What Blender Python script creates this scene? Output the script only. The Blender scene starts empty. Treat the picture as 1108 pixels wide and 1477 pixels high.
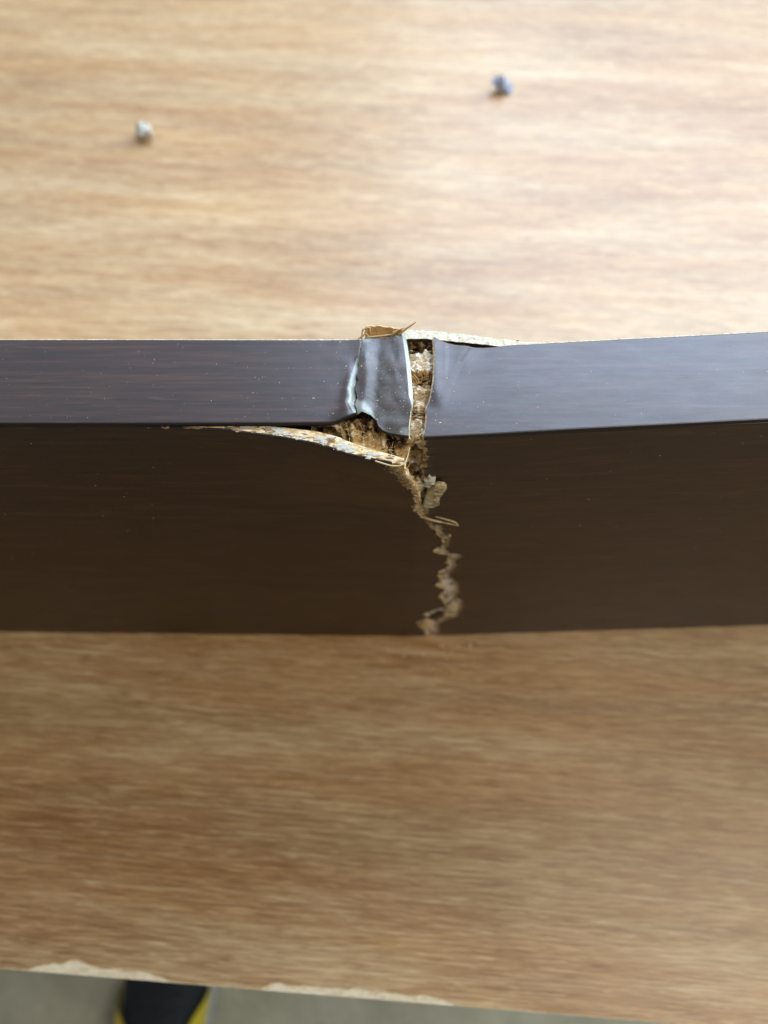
import bpy, math, random
import numpy as np
from mathutils import Vector

random.seed(7)
RNG = np.random.default_rng(11)
SC = bpy.context.scene
COL = SC.collection
R = math.radians
MM = 0.001            # every length below is written in millimetres

# ------------------------------------------------------------------ camera
cam_d = bpy.data.cameras.new('camera')
cam = bpy.data.objects.new('camera', cam_d)
COL.objects.link(cam)
cam.location = (0, 0, 0.293)
cam.rotation_euler = (R(90 - 63), 0, 0)
cam_d.sensor_fit = 'VERTICAL'
cam_d.sensor_height = 36
cam_d.lens = 26
cam_d.clip_start = 0.005
cam_d.clip_end = 50
cam_d.dof.use_dof = True
cam_d.dof.focus_distance = 0.170
cam_d.dof.aperture_fstop = 9.5
SC.camera = cam

# ------------------------------------------------------------------ world and lamps
w = bpy.data.worlds.new('World')
SC.world = w
w.use_nodes = True
bg = w.node_tree.nodes['Background']
bg.inputs[0].default_value = (1.0, 0.95, 0.86, 1)
bg.inputs[1].default_value = 0.23


def area_lamp(name, az, el, dist, sx, sy, power, color, target=(0, 0.1, 0.15)):
    d = bpy.data.lights.new(name, 'AREA')
    d.shape = 'RECTANGLE'
    d.size, d.size_y = sx, sy
    d.energy = power
    d.color = color
    o = bpy.data.objects.new(name, d)
    COL.objects.link(o)
    v = Vector((math.sin(R(az)) * math.cos(R(el)), math.cos(R(az)) * math.cos(R(el)), math.sin(R(el))))
    o.location = Vector(target) + v * dist
    o.rotation_euler = v.to_track_quat('Z', 'Y').to_euler()
    return o


# two bright cool openings high up beyond the board, a low fluorescent-white light added at right for glints, a near fill lamp added at front right
area_lamp('window_light', 24, 40, 2.6, 1.9, 1.5, 112, (0.62, 0.76, 1.0))
area_lamp('window_light', -30, 43, 2.6, 1.7, 1.4, 14, (0.70, 0.80, 1.0))
area_lamp('side_light', 58, 18, 2.5, 1.1, 1.1, 62, (0.86, 1.0, 0.95))
area_lamp('near_fill_light', 112, 58, 1.15, 0.5, 0.4, 7.0, (1.0, 0.93, 0.80))

SC.view_settings.view_transform = 'Standard'
SC.view_settings.look = 'None'
SC.view_settings.gamma = 1
SC.view_settings.exposure = 0.0
SC.render.engine = 'CYCLES'
SC.cycles.use_denoising = True


# ------------------------------------------------------------------ helpers
def _hash(ix, iy, iz, seed):
    n = (ix.astype(np.int64) * 374761393 + iy.astype(np.int64) * 668265263 + iz.astype(np.int64) * 2147483647 + seed * 974711) & 0x7fffffff
    n = ((n ^ (n >> 13)) * 1274126177) & 0x7fffffff
    n = n ^ (n >> 16)
    return (n & 0xffff) / 65535.0


def vnoise(x, y, z=0.0, seed=0):
    x, y, z = np.broadcast_arrays(np.asarray(x, float), np.asarray(y, float), np.asarray(z, float))
    ix, iy, iz = np.floor(x), np.floor(y), np.floor(z)
    fx, fy, fz = x - ix, y - iy, z - iz
    fx, fy, fz = [f * f * (3 - 2 * f) for f in (fx, fy, fz)]
    r = 0
    for a in (0, 1):
        for b in (0, 1):
            for c in (0, 1):
                wgt = (fx if a else 1 - fx) * (fy if b else 1 - fy) * (fz if c else 1 - fz)
                r = r + wgt * _hash(ix + a, iy + b, iz + c, seed)
    return r


def fbm(x, y, z=0.0, seed=0, oct=4):
    r, a, s = 0, 1.0, 0
    for k in range(oct):
        r = r + a * vnoise(x * 2 ** k, y * 2 ** k, np.asarray(z) * 2 ** k, seed + k * 17)
        s += a
        a *= 0.5
    return r / s


def sstep(a, b, x):
    t = np.clip((np.asarray(x, float) - a) / (b - a), 0, 1)
    return t * t * (3 - 2 * t)


def interp(x, pts, k=0):
    return np.interp(x, [p[0] for p in pts], [p[1] for p in pts])


def poly_dist(x, y, pl):
    """distance to a polyline and signed side (positive to its right)"""
    best = np.full(np.shape(x), 1e9)
    side = np.zeros(np.shape(x))
    for (ax, ay), (bx, by) in zip(pl[:-1], pl[1:]):
        dx, dy = bx - ax, by - ay
        L2 = dx * dx + dy * dy
        t = np.clip(((x - ax) * dx + (y - ay) * dy) / L2, 0, 1)
        d = np.hypot(x - ax - t * dx, y - ay - t * dy)
        s = np.sign((x - ax) * dy - (y - ay) * dx) * -np.sign(dy) * -1
        m = d < best
        best = np.where(m, d, best)
        side = np.where(m, s, side)
    return best, side


def resample(pts, n, smooth=0):
    p = np.array(pts, float)
    L = np.concatenate([[0], np.cumsum(np.hypot(*np.diff(p, axis=0).T))])
    t = np.linspace(0, L[-1], n)
    q = np.stack([np.interp(t, L, p[:, i]) for i in range(2)], 1)
    for _ in range(smooth):
        q[1:-1] = 0.25 * q[:-2] + 0.5 * q[1:-1] + 0.25 * q[2:]
    return q


def empty(name, loc=(0, 0, 0)):
    o = bpy.data.objects.new(name, None)
    COL.objects.link(o)
    o.location = Vector(loc) * MM
    return o


def tag(o, label=None, cat=None, group=None, kind=None):
    for k, v in (('label', label), ('category', cat), ('group', group), ('kind', kind)):
        if v:
            o[k] = v
    return o


def mesh(name, V, F, mats, midx=None, parent=None, smooth=True, tone=None):
    """V in millimetres, F list of index tuples or (n,4) int array"""
    me = bpy.data.meshes.new(name)
    V = np.asarray(V, float) * MM
    if parent is not None:
        V = V - np.array(parent.location)
    F = np.asarray(F) if not isinstance(F, list) else F
    if isinstance(F, np.ndarray):
        n, k = F.shape
        me.vertices.add(len(V))
        me.vertices.foreach_set('co', V.ravel())
        me.loops.add(n * k)
        me.loops.foreach_set('vertex_index', F.ravel().astype(np.int32))
        me.polygons.add(n)
        me.polygons.foreach_set('loop_start', np.arange(0, n * k, k, dtype=np.int32))
        me.polygons.foreach_set('loop_total', np.full(n, k, dtype=np.int32))
    else:
        me.from_pydata([tuple(v) for v in V], [], F)
    me.update(calc_edges=True)
    me.validate()
    for m in (mats if isinstance(mats, (list, tuple)) else [mats]):
        me.materials.append(m)
    if midx is not None:
        me.polygons.foreach_set('material_index', np.asarray(midx, dtype=np.int32))
    me.polygons.foreach_set('use_smooth', np.full(len(me.polygons), smooth, dtype=bool))
    if tone is not None:
        a = me.attributes.new('tone', 'FLOAT', 'POINT')
        a.data.foreach_set('value', np.asarray(tone, dtype=np.float32))
    o = bpy.data.objects.new(name, me)
    COL.objects.link(o)
    if parent is not None:
        o.parent = parent
    return o


def grid_faces(n, m, off=0):
    i = np.arange(n * m).reshape(n, m) + off
    return np.stack([i[:-1, :-1], i[:-1, 1:], i[1:, 1:], i[1:, :-1]], -1).reshape(-1, 4)


def normals(P):
    du = np.gradient(P, axis=1)
    dv = np.gradient(P, axis=0)
    N = np.cross(du, dv)
    return N / np.maximum(np.linalg.norm(N, axis=-1, keepdims=True), 1e-9)


def shell(name, P, off, mats, parent, edge=(1, 1, 1, 1), inner=1, lip=0, tone=None):
    """P (n rows, m cols, 3) outer sheet; off offset to the inner sheet (array);
    edge material slots for the borders row0, row-1, col0, col-1"""
    n, m = P.shape[:2]
    Q = P + off
    V = np.concatenate([P.reshape(-1, 3), Q.reshape(-1, 3)])
    f0 = grid_faces(n, m)
    f1 = grid_faces(n, m, n * m)[:, ::-1]
    i = np.arange(n * m).reshape(n, m)
    k = n * m
    m0 = np.zeros(len(f0), int)
    m0[:lip * (m - 1)] = 1
    Fs, mi = [f0, f1], [m0, np.full(len(f1), inner)]
    for line, e, flip in ((i[0], edge[0], 0), (i[-1], edge[1], 1), (i[:, 0], edge[2], 1), (i[:, -1], edge[3], 0)):
        a, b = line[:-1], line[1:]
        q = np.stack([a, a + k, b + k, b], -1)
        Fs.append(q[:, ::-1] if flip else q)
        mi.append(np.full(len(q), e))
    if tone is not None:
        tone = np.concatenate([tone.ravel(), tone.ravel() * 0])
    o = mesh(name, V, np.concatenate(Fs), mats, np.concatenate(mi), parent, True, tone)
    o.data.set_sharp_from_angle(angle=R(50))
    return o


# ------------------------------------------------------------------ materials
class NT:
    def __init__(s, name):
        s.m = bpy.data.materials.new(name)
        s.m.use_nodes = True
        s.t = s.m.node_tree
        s.b = s.t.nodes['Principled BSDF']
        s.co = s.t.nodes.new('ShaderNodeTexCoord')

    def n(s, typ, **kw):
        nd = s.t.nodes.new(typ)
        for k, v in kw.items():
            setattr(nd, k, v)
        return nd

    def link(s, a, b):
        s.t.links.new(a, b)

    def noise(s, scale, detail=3, rough=0.55, rot=0.0, dist=0.0, seed=0.0, tilt=(0, 0, 0)):
        """noise in object space; scale = (x, y, z) features per millimetre"""
        mp = s.n('ShaderNodeMapping')
        mp.inputs['Scale'].default_value = [v * 1000 for v in scale]
        mp.inputs['Location'].default_value = (seed, seed * 1.7, seed * 0.6)
        src = s.co.outputs['Object']
        if rot:
            m2 = s.n('ShaderNodeMapping')
            m2.inputs['Rotation'].default_value = (0, 0, rot)
            s.link(src, m2.inputs['Vector'])
            src = m2.outputs[0]
        s.link(src, mp.inputs['Vector'])
        nz = s.n('ShaderNodeTexNoise')
        nz.inputs['Scale'].default_value = 1
        nz.inputs['Detail'].default_value = detail
        nz.inputs['Roughness'].default_value = rough
        nz.inputs['Distortion'].default_value = dist
        s.link(mp.outputs[0], nz.inputs['Vector'])
        return nz.outputs['Fac']

    def ramp(s, fac, stops, interp='LINEAR'):
        r = s.n('ShaderNodeValToRGB')
        r.color_ramp.interpolation = interp
        e = r.color_ramp.elements
        while len(e) < len(stops):
            e.new(0.5)
        for el, (p, c) in zip(e, stops):
            el.position = p
            el.color = (*c, 1) if len(c) == 3 else c
        s.link(fac, r.inputs[0])
        return r.outputs[0]

    def mix(s, fac, a, b, mode='MIX'):
        x = s.n('ShaderNodeMix', data_type='RGBA', blend_type=mode)
        for v, i in ((fac, 0), (a, 6), (b, 7)):
            if hasattr(v, 'is_linked'):
                s.link(v, x.inputs[i])
            else:
                x.inputs[i].default_value = v if i == 0 else (*v, 1)
        return x.outputs[2]

    def math(s, op, a, b=0.0, c=0.0):
        x = s.n('ShaderNodeMath', operation=op)
        for i, v in enumerate((a, b, c)):
            if hasattr(v, 'is_linked'):
                s.link(v, x.inputs[i])
            else:
                x.inputs[i].default_value = v
        return x.outputs[0]

    def bump(s, h, strength, dist_mm, prev=None):
        x = s.n('ShaderNodeBump')
        x.inputs['Strength'].default_value = strength
        x.inputs['Distance'].default_value = dist_mm * MM
        s.link(h, x.inputs['Height'])
        if prev is not None:
            s.link(prev, x.inputs['Normal'])
        return x.outputs[0]

    def out(s, color=None, rough=None, normal=None, **kw):
        for v, k in ((color, 'Base Color'), (rough, 'Roughness'), (normal, 'Normal')):
            if v is None:
                continue
            if hasattr(v, 'is_linked'):
                s.link(v, s.b.inputs[k])
            else:
                s.b.inputs[k].default_value = (*v, 1) if k == 'Base Color' else v
        for k, v in kw.items():
            s.b.inputs[k.replace('_', ' ')].default_value = v
        return s.m


def dark_foil(name, up=False):
    """dark brown printed wood foil; grain runs along x"""
    t = NT(name)
    a = t.noise((0.035, 0.9, 0.9), 4, 0.65, dist=0.15)
    b = t.noise((0.14, 3.0, 3.0), 3, 0.6, seed=4)
    c = t.noise((0.02, 0.13, 0.13), 2, 0.5, seed=9)
    f = t.math('ADD', t.math('MULTIPLY', a, 0.68), t.math('MULTIPLY', b, 0.22))
    f = t.math('ADD', f, t.math('MULTIPLY', c, 0.15))
    col = t.ramp(f, [(0.43, (0.009, 0.0029, 0.0013)), (0.54, (0.021, 0.0072, 0.0027)), (0.65, (0.046, 0.0170, 0.0064))])
    sc = t.noise((0.05, 0.6, 0.25), 4, 0.75, seed=41, dist=1.2)                      # faint rubbed scuffs
    scm = t.ramp(sc, [(0.60, (0, 0, 0)), (0.72, (1, 1, 1))])
    col = t.mix(t.math('MULTIPLY', scm, 0.22), col, (0.11, 0.085, 0.065))
    white = t.n('ShaderNodeAttribute', attribute_name='tone').outputs['Fac']      # stress-whitened creases, with pale glints painted into the colour
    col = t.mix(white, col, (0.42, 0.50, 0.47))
    sm = t.noise((0.09, 0.22, 0.22), 4, 0.65, seed=21)          # handling smudges dull the gloss
    spots = t.noise((0.16, 0.30, 0.30), 2, 0.5, seed=33)
    rg = t.math('ADD', 0.36, t.math('MULTIPLY', t.math('SUBTRACT', sm, 0.5), 0.16))
    rg = t.math('ADD', rg, t.math('MULTIPLY', t.math('GREATER_THAN', spots, 0.70), 0.0))
    h1 = t.noise((0.35, 5.5, 5.5), 3, 0.6, seed=2)
    h2 = t.noise((4.5, 4.5, 4.5), 2, 0.6, seed=5)
    nrm = t.bump(h1, 0.30, 0.035)
    nrm = t.bump(h2, 0.22, 0.03, nrm)
    return t.out(col, rg, nrm, Specular_IOR_Level=0.58)


M = {}
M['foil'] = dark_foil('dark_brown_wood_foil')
t = NT('black_foil_edge')
M['foil_edge'] = t.out((0.006, 0.005, 0.005), 0.55)


def fibre_mat(name, stops, scale=(0.8, 2.0, 2.0), bump=0.25, seed=0.0, use_tone=False, glue=False):
    t = NT(name)
    a = t.noise(scale, 5, 0.7, seed=seed, dist=0.4)
    b = t.noise((0.5, 0.9, 0.9), 3, 0.6, seed=seed + 3)
    f = t.math('ADD', t.math('MULTIPLY', a, 0.65), t.math('MULTIPLY', b, 0.35))
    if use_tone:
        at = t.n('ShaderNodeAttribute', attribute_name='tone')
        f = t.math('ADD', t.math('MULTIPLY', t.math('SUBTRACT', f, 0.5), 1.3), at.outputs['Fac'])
    col = t.ramp(f, stops)
    rough = 0.9
    if glue:
        gm = t.n('ShaderNodeAttribute', attribute_name='tone').outputs['Fac']
        col = t.mix(t.math('MULTIPLY', gm, 0.85), col, (0.50, 0.49, 0.42))
        rough = t.math('SUBTRACT', 0.9, t.math('MULTIPLY', gm, 0.45))
    nrm = t.bump(a, 0.9, bump)
    return t.out(col, rough, nrm, Specular_IOR_Level=0.25)


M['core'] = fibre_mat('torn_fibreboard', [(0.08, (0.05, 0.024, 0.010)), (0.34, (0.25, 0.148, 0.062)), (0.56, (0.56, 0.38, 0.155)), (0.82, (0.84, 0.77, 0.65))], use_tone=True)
M['cream'] = fibre_mat('cream_torn_edge', [(0.34, (0.22, 0.125, 0.045)), (0.47, (0.60, 0.43, 0.21)), (0.62, (0.86, 0.75, 0.53))], (0.5, 1.6, 1.6))
M['layer_edge'] = fibre_mat('layer_edge_with_glue', [(0.25, (0.16, 0.08, 0.035)), (0.46, (0.21, 0.125, 0.060)), (0.68, (0.36, 0.26, 0.155))], (0.7, 1.6, 1.6), seed=5, glue=True)
M['pale'] = fibre_mat('pale_grey_fibre', [(0.32, (0.26, 0.21, 0.12)), (0.44, (0.50, 0.46, 0.34)), (0.60, (0.82, 0.80, 0.69))], (1.5, 2.0, 2.0), seed=8)
M['splinter'] = fibre_mat('yellow_brown_splinter', [(0.25, (0.30, 0.15, 0.05)), (0.5, (0.56, 0.34, 0.13)), (0.78, (0.76, 0.55, 0.28))], (0.4, 5, 5), 0.12, seed=12)
M['strand'] = fibre_mat('straw_fibre', [(0.2, (0.50, 0.33, 0.15)), (0.7, (0.74, 0.58, 0.34))], (2, 2, 2), 0.02, seed=15)
M['flake'] = fibre_mat('grey_beige_flake', [(0.38, (0.16, 0.10, 0.045)), (0.48, (0.56, 0.43, 0.23)), (0.60, (0.90, 0.80, 0.55))], (0.22, 1.3, 1.3), 0.3, seed=19)  # coarse stripes paint the shading of the fibre ridges into the colour

# plywood of the bench top, grain along its front edge
GR = R(4.0)
t = NT('lauan_plywood')
p1 = t.noise((0.010, 0.11, 0.1), 4, 0.6, GR, 0.15, 1)
p2 = t.noise((0.045, 0.95, 0.7), 4, 0.66, GR, 0.05, 2)
p3 = t.noise((0.11, 2.4, 2.0), 3, 0.6, GR, 0.0, 3)
p4 = t.noise((0.005, 0.018, 0.02), 3, 0.5, GR, 0.4, 6)
f = t.math('ADD', t.math('MULTIPLY', p1, 0.26), t.math('MULTIPLY', p2, 0.44))
f = t.math('ADD', f, t.math('MULTIPLY', p3, 0.30))
f = t.math('ADD', f, t.math('MULTIPLY', p4, 0.24))
col = t.ramp(f, [(0.51, (0.268, 0.148, 0.064)), (0.60, (0.375, 0.236, 0.115)), (0.67, (0.475, 0.332, 0.180)), (0.77, (0.61, 0.475, 0.300))])
pores = t.noise((0.11, 2.8, 2.0), 2, 0.5, GR, 0.0, 8)
pm = t.ramp(pores, [(0.58, (0, 0, 0)), (0.68, (1, 1, 1))])
col = t.mix(t.math('MULTIPLY', pm, 0.55), col, (0.15, 0.070, 0.030))
fleck = t.noise((0.10, 1.7, 2.0), 2, 0.5, GR, 0.0, 14)
fm = t.ramp(fleck, [(0.58, (0, 0, 0)), (0.70, (1, 1, 1))])
col = t.mix(t.math('MULTIPLY', fm, 0.55), col, (0.68, 0.55, 0.35))
tint = t.ramp(t.noise((0.006, 0.05, 0.05), 4, 0.6, GR, 0.2, 27), [(0.40, (0.97, 0.86, 0.72)), (0.50, (1.0, 0.94, 0.86)), (0.60, (1, 1, 0.98))])
col = t.mix(1.0, col, tint, 'MULTIPLY')
line = t.noise((0.022, 1.5, 1.5), 3, 0.6, GR, 0.0, 31)
lm = t.ramp(line, [(0.60, (0, 0, 0)), (0.68, (1, 1, 1))])
col = t.mix(t.math('MULTIPLY', lm, 0.40), col, (0.72, 0.60, 0.42))
rg = t.math('ADD', 0.34, t.math('MULTIPLY', p2, 0.14))
nrm = t.bump(p3, 0.25, 0.10)
M['ply'] = t.out(col, rg, nrm, Specular_IOR_Level=0.5)
M['ply_core'] = fibre_mat('pale_ply_core', [(0.30, (0.48, 0.37, 0.21)), (0.5, (0.74, 0.65, 0.47)), (0.7, (0.88, 0.83, 0.69))], (0.15, 0.9, 0.9), 0.2, seed=25)

t = NT('grey_concrete')
a = t.noise((0.012, 0.012, 0.012), 5, 0.6)
b = t.noise((0.15, 0.15, 0.15), 4, 0.6, seed=3)
col = t.ramp(t.math('ADD', t.math('MULTIPLY', a, 0.7), t.math('MULTIPLY', b, 0.3)), [(0.35, (0.29, 0.285, 0.235)), (0.65, (0.50, 0.50, 0.43))])
M['concrete'] = t.out(col, 0.6, t.bump(b, 0.3, 0.5))


def plain(name, c1, c2, sc, rough, bump=0.1):
    t = NT(name)
    a = t.noise(sc, 4, 0.6)
    return t.out(t.ramp(a, [(0.3, c1), (0.7, c2)]), rough, t.bump(a, 0.5, bump))


M['shoe_dark'] = plain('navy_black_shoe_fabric', (0.004, 0.006, 0.010), (0.015, 0.022, 0.034), (0.5, 0.5, 0.5), 0.8, 0.4)
M['shoe_yellow'] = plain('yellow_shoe_panel', (0.62, 0.50, 0.02), (0.76, 0.63, 0.05), (0.2, 0.2, 0.2), 0.5)
M['shoe_sole'] = plain('grey_shoe_sole', (0.30, 0.31, 0.33), (0.42, 0.43, 0.45), (0.2, 0.2, 0.2), 0.6)
M['crumb_white'] = plain('pale_grey_crumb', (0.46, 0.47, 0.45), (0.74, 0.75, 0.73), (0.6, 0.6, 0.6), 0.8, 0.4)
M['crumb_blue'] = plain('blue_grey_crumb', (0.20, 0.24, 0.34), (0.40, 0.46, 0.62), (0.6, 0.6, 0.6), 0.6, 0.4)
M['dust'] = plain('pale_dust', (0.62, 0.62, 0.60), (0.80, 0.80, 0.78), (3, 3, 3), 0.8)

# ------------------------------------------------------------------ setting: floor and plywood bench top
H = 152.0
FLOOR = -640.0
fl = mesh('floor', [(-2500, -2500, FLOOR), (2500, -2500, FLOOR), (2500, 3500, FLOOR), (-2500, 3500, FLOOR)], [(0, 1, 2, 3)], M['concrete'], smooth=False)
tag(fl, 'grey concrete floor below the plywood', 'floor', kind='structure')

ply = empty('plywood_bench', (0, 300, 0))
tag(ply, 'brown plywood sheet with a chipped front edge under the dark board', 'plywood')


def edge_y(x):                 # front edge of the sheet
    return -33.1 - 0.0690 * (np.asarray(x, float) - 0.0)


xs = np.concatenate([np.arange(-900, -180, 20.0), np.arange(-180, 180, 0.8), np.arange(180, 901, 20.0)])
chip = np.zeros_like(xs)


def chipzone(a, b, depth, seed):
    z = sstep(a, a + 6, xs) * (1 - sstep(b - 14, b, xs))
    return z * depth * (0.55 + 0.75 * fbm(xs / 5.0, xs * 0 + seed, seed=seed))


chip = chipzone(-121, -68, 2.6, 3) + chipzone(-110, -94, 1.6, 9) + chipzone(-42, 28, 2.2, 5) + chipzone(-12, 8, 0.7, 12) + 0.25 + 0.35 * fbm(xs / 2.2, xs * 0, seed=31)
ye = edge_y(xs)
rows = []
vs = np.concatenate([[0, .6, 1.5, 3, 6, 12], np.linspace(30, 1250, 40)])
V0 = np.zeros((len(vs), len(xs), 3))
tgt_far = 1250.0
for j, v in enumerate(vs):
    V0[j, :, 0] = xs
    V0[j, :, 1] = ye + chip * max(0, 1 - v / 30) + v
    V0[j, :, 2] = 0.0
off = np.zeros_like(V0)
off[..., 2] = -0.7
shell('face_veneer', V0, off, [M['ply'], M['ply_core']], ply)
# core layers below the face veneer: each ply is a part of its own
zt = -0.72
for k, th in enumerate((3.2, 2.2, 3.2, 2.2, 3.2)):
    A = np.zeros((3, len(xs), 3))
    jit = (0.12 if k % 2 == 0 else 0.5) * (fbm(xs / 1.7, xs * 0 + k, seed=40 + k) - 0.3)
    for j, v in enumerate((0, 40, 1250)):
        A[j, :, 0] = xs
        A[j, :, 1] = ye + jit * (1 - min(v, 40) / 40) + v
        A[j, :, 2] = zt
    o2 = np.zeros_like(A)
    o2[..., 2] = -th
    shell('core_ply', A, o2, [M['ply_core'] if k % 2 == 0 else M['splinter'], M['ply_core'] if k % 2 == 0 else M['splinter']], ply)
    zt -= th + 0.02

# ------------------------------------------------------------------ the broken board
board = empty('broken_board', (0, 106, 0))
tag(board, 'dark brown foil-covered board standing on edge, cracked across its middle', 'board')


def y_front(x, z):
    bot = np.interp(x, [-400, -175, 13, 175, 400], [95.0, 94.1, 92.1, 97.3, 104.6])
    top = np.interp(x, [-400, -175, -12, 2, 9, 88, 175, 400], [94.0, 94.3, 94.6, 92.8, 91.0, 95.3, 100.5, 114.0])
    return bot + (top - bot) * np.asarray(z) / H


def y_back(x):
    return np.interp(x, [-400, 0, 34, 94, 175, 400], [118.9, 118.9, 117.6, 121.4, 126.7, 140.0])


def bulge(x, z):               # the left front layer has sprung outwards near the break
    b = np.interp(x, [-175, -60, -36.8, -24, -16, -8.4, -2.2, 3.2, 12], [0.25, 0.35, 1.2, 3.2, 4.9, 7.3, 8.0, 8.3, 8.3])
    g = sstep(112, 151, z)
    return b * g


# break line on the front face, (x, z) from the bottom up; left foil, left layer, right side
CRL_LOW = [(17.3, 0.0), (15.77, 8.5), (12.97, 16.3), (13.07, 20.5), (16.85, 24.6), (14.3, 28.6), (18.27, 31.7), (22.37, 35.4), (21.44, 41.3), (19.32, 47.0), (21.31, 53.1), (19.93, 55.7), (16.93, 58.3), (19.21, 62.7), (17.58, 66.4), (18.21, 70.6), (20.56, 75.2), (19.73, 80.2), (20.13, 83.4), (17.03, 85.0), (14.75, 87.6), (16.68, 90.2), (17.75, 92.7), (17.1, 96.1), (15.9, 98.9), (14.92, 101.7), (13.1, 105.5)]
CRL_FOIL = CRL_LOW + [(11.4, 108.3), (10.33, 110.5), (9.26, 113.2), (8.62, 115.0), (7.43, 117.1), (7.9, 119.2), (7.91, 123.4), (7.5, 129.1), (6.77, 134.5), (5.96, 138.4), (4.42, 140.4), (4.17, 144.0), (3.02, 146.0), (0.95, 146.5), (1.09, 149.5), (1.86, 151.0)]
CRL_LAYER = CRL_LOW + [(11.9, 108.3), (11.0, 111.5), (10.12, 115.1), (9.52, 119.8), (8.94, 124.3), (8.33, 129.9), (7.73, 135.5), (6.92, 139.2), (6.48, 142.0), (5.77, 144.1), (5.22, 146.4), (4.69, 148.5), (4.4, 151.0)]
CRR = [(22.12, 0.0), (21.86, 8.5), (21.07, 16.3), (22.94, 20.5), (27.84, 25.4), (28.2, 30.1), (28.73, 35.4), (28.17, 41.3), (25.19, 47.0), (25.62, 53.1), (24.92, 58.3), (23.84, 62.7), (20.78, 66.4), (22.04, 70.6), (22.77, 75.2), (22.55, 80.2), (24.2, 83.4), (20.43, 85.0), (18.75, 87.6), (18.56, 90.2), (19.41, 92.7), (19.14, 96.1), (17.91, 98.9), (16.71, 101.7), (16.29, 104.9), (14.41, 106.6), (12.18, 108.4), (12.04, 111.0), (11.7, 113.9), (11.92, 116.8), (12.12, 119.9), (12.27, 123.8), (11.35, 127.5), (10.15, 130.4), (9.91, 131.8), (9.91, 135.2), (9.95, 137.9), (9.82, 140.5), (10.54, 142.7), (10.26, 144.9), (9.37, 149.7), (9.2, 151.0)]


def zline(pts, z, jag, seed):
    x = np.interp(z, [p[1] for p in pts], [p[0] for p in pts])
    return x + jag * 1.3 * (vnoise(z / 0.6, z * 0, seed=seed) - 0.5) * 2 + jag * 0.8 * (vnoise(z / 1.6, z * 0, seed=seed + 3) - 0.5) * 2


ZTOP = 150.9
ZS = np.concatenate([np.arange(0.05, 100, 0.5), np.arange(100, ZTOP - 0.05, 0.22), [ZTOP]])
UL = 1 - (1 - np.linspace(0, 1, 110)) ** 2.2        # columns crowd towards the break
X0, X1 = -400.0, 400.0


def front_sheet(xb, left, yoff):
    n, m = len(ZS), len(UL)
    P = np.zeros((n, m, 3))
    for j, z in enumerate(ZS):
        x = X0 + (xb[j] - X0) * UL if left else (X1 + (xb[j] - X1) * UL)[::-1]
        P[j, :, 0] = x
        P[j, :, 2] = z
        y = y_front(x, z)
        if left:
            y = y - bulge(x, z)
        P[j, :, 1] = y + yoff
    return P


XL_F = zline(CRL_FOIL, ZS, 0.45, 51)
XL_L = zline(CRL_LAYER, ZS, 0.30, 57) + 0.15
XR_F = zline(CRR, ZS, 0.45, 61)
XR_L = XR_F - 0.35 - 0.35 * vnoise(ZS / 0.6, ZS * 0, seed=66)


def top_round(P, r, d=1.0):
    """soften the uppermost rows of a front sheet towards the inside"""
    z = P[..., 2]
    k = np.clip((z - (ZTOP - r)) / r, 0, 1)
    P[..., 1] += d * r * (1 - np.sqrt(np.maximum(1 - k * k, 0)))
    return P


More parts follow.
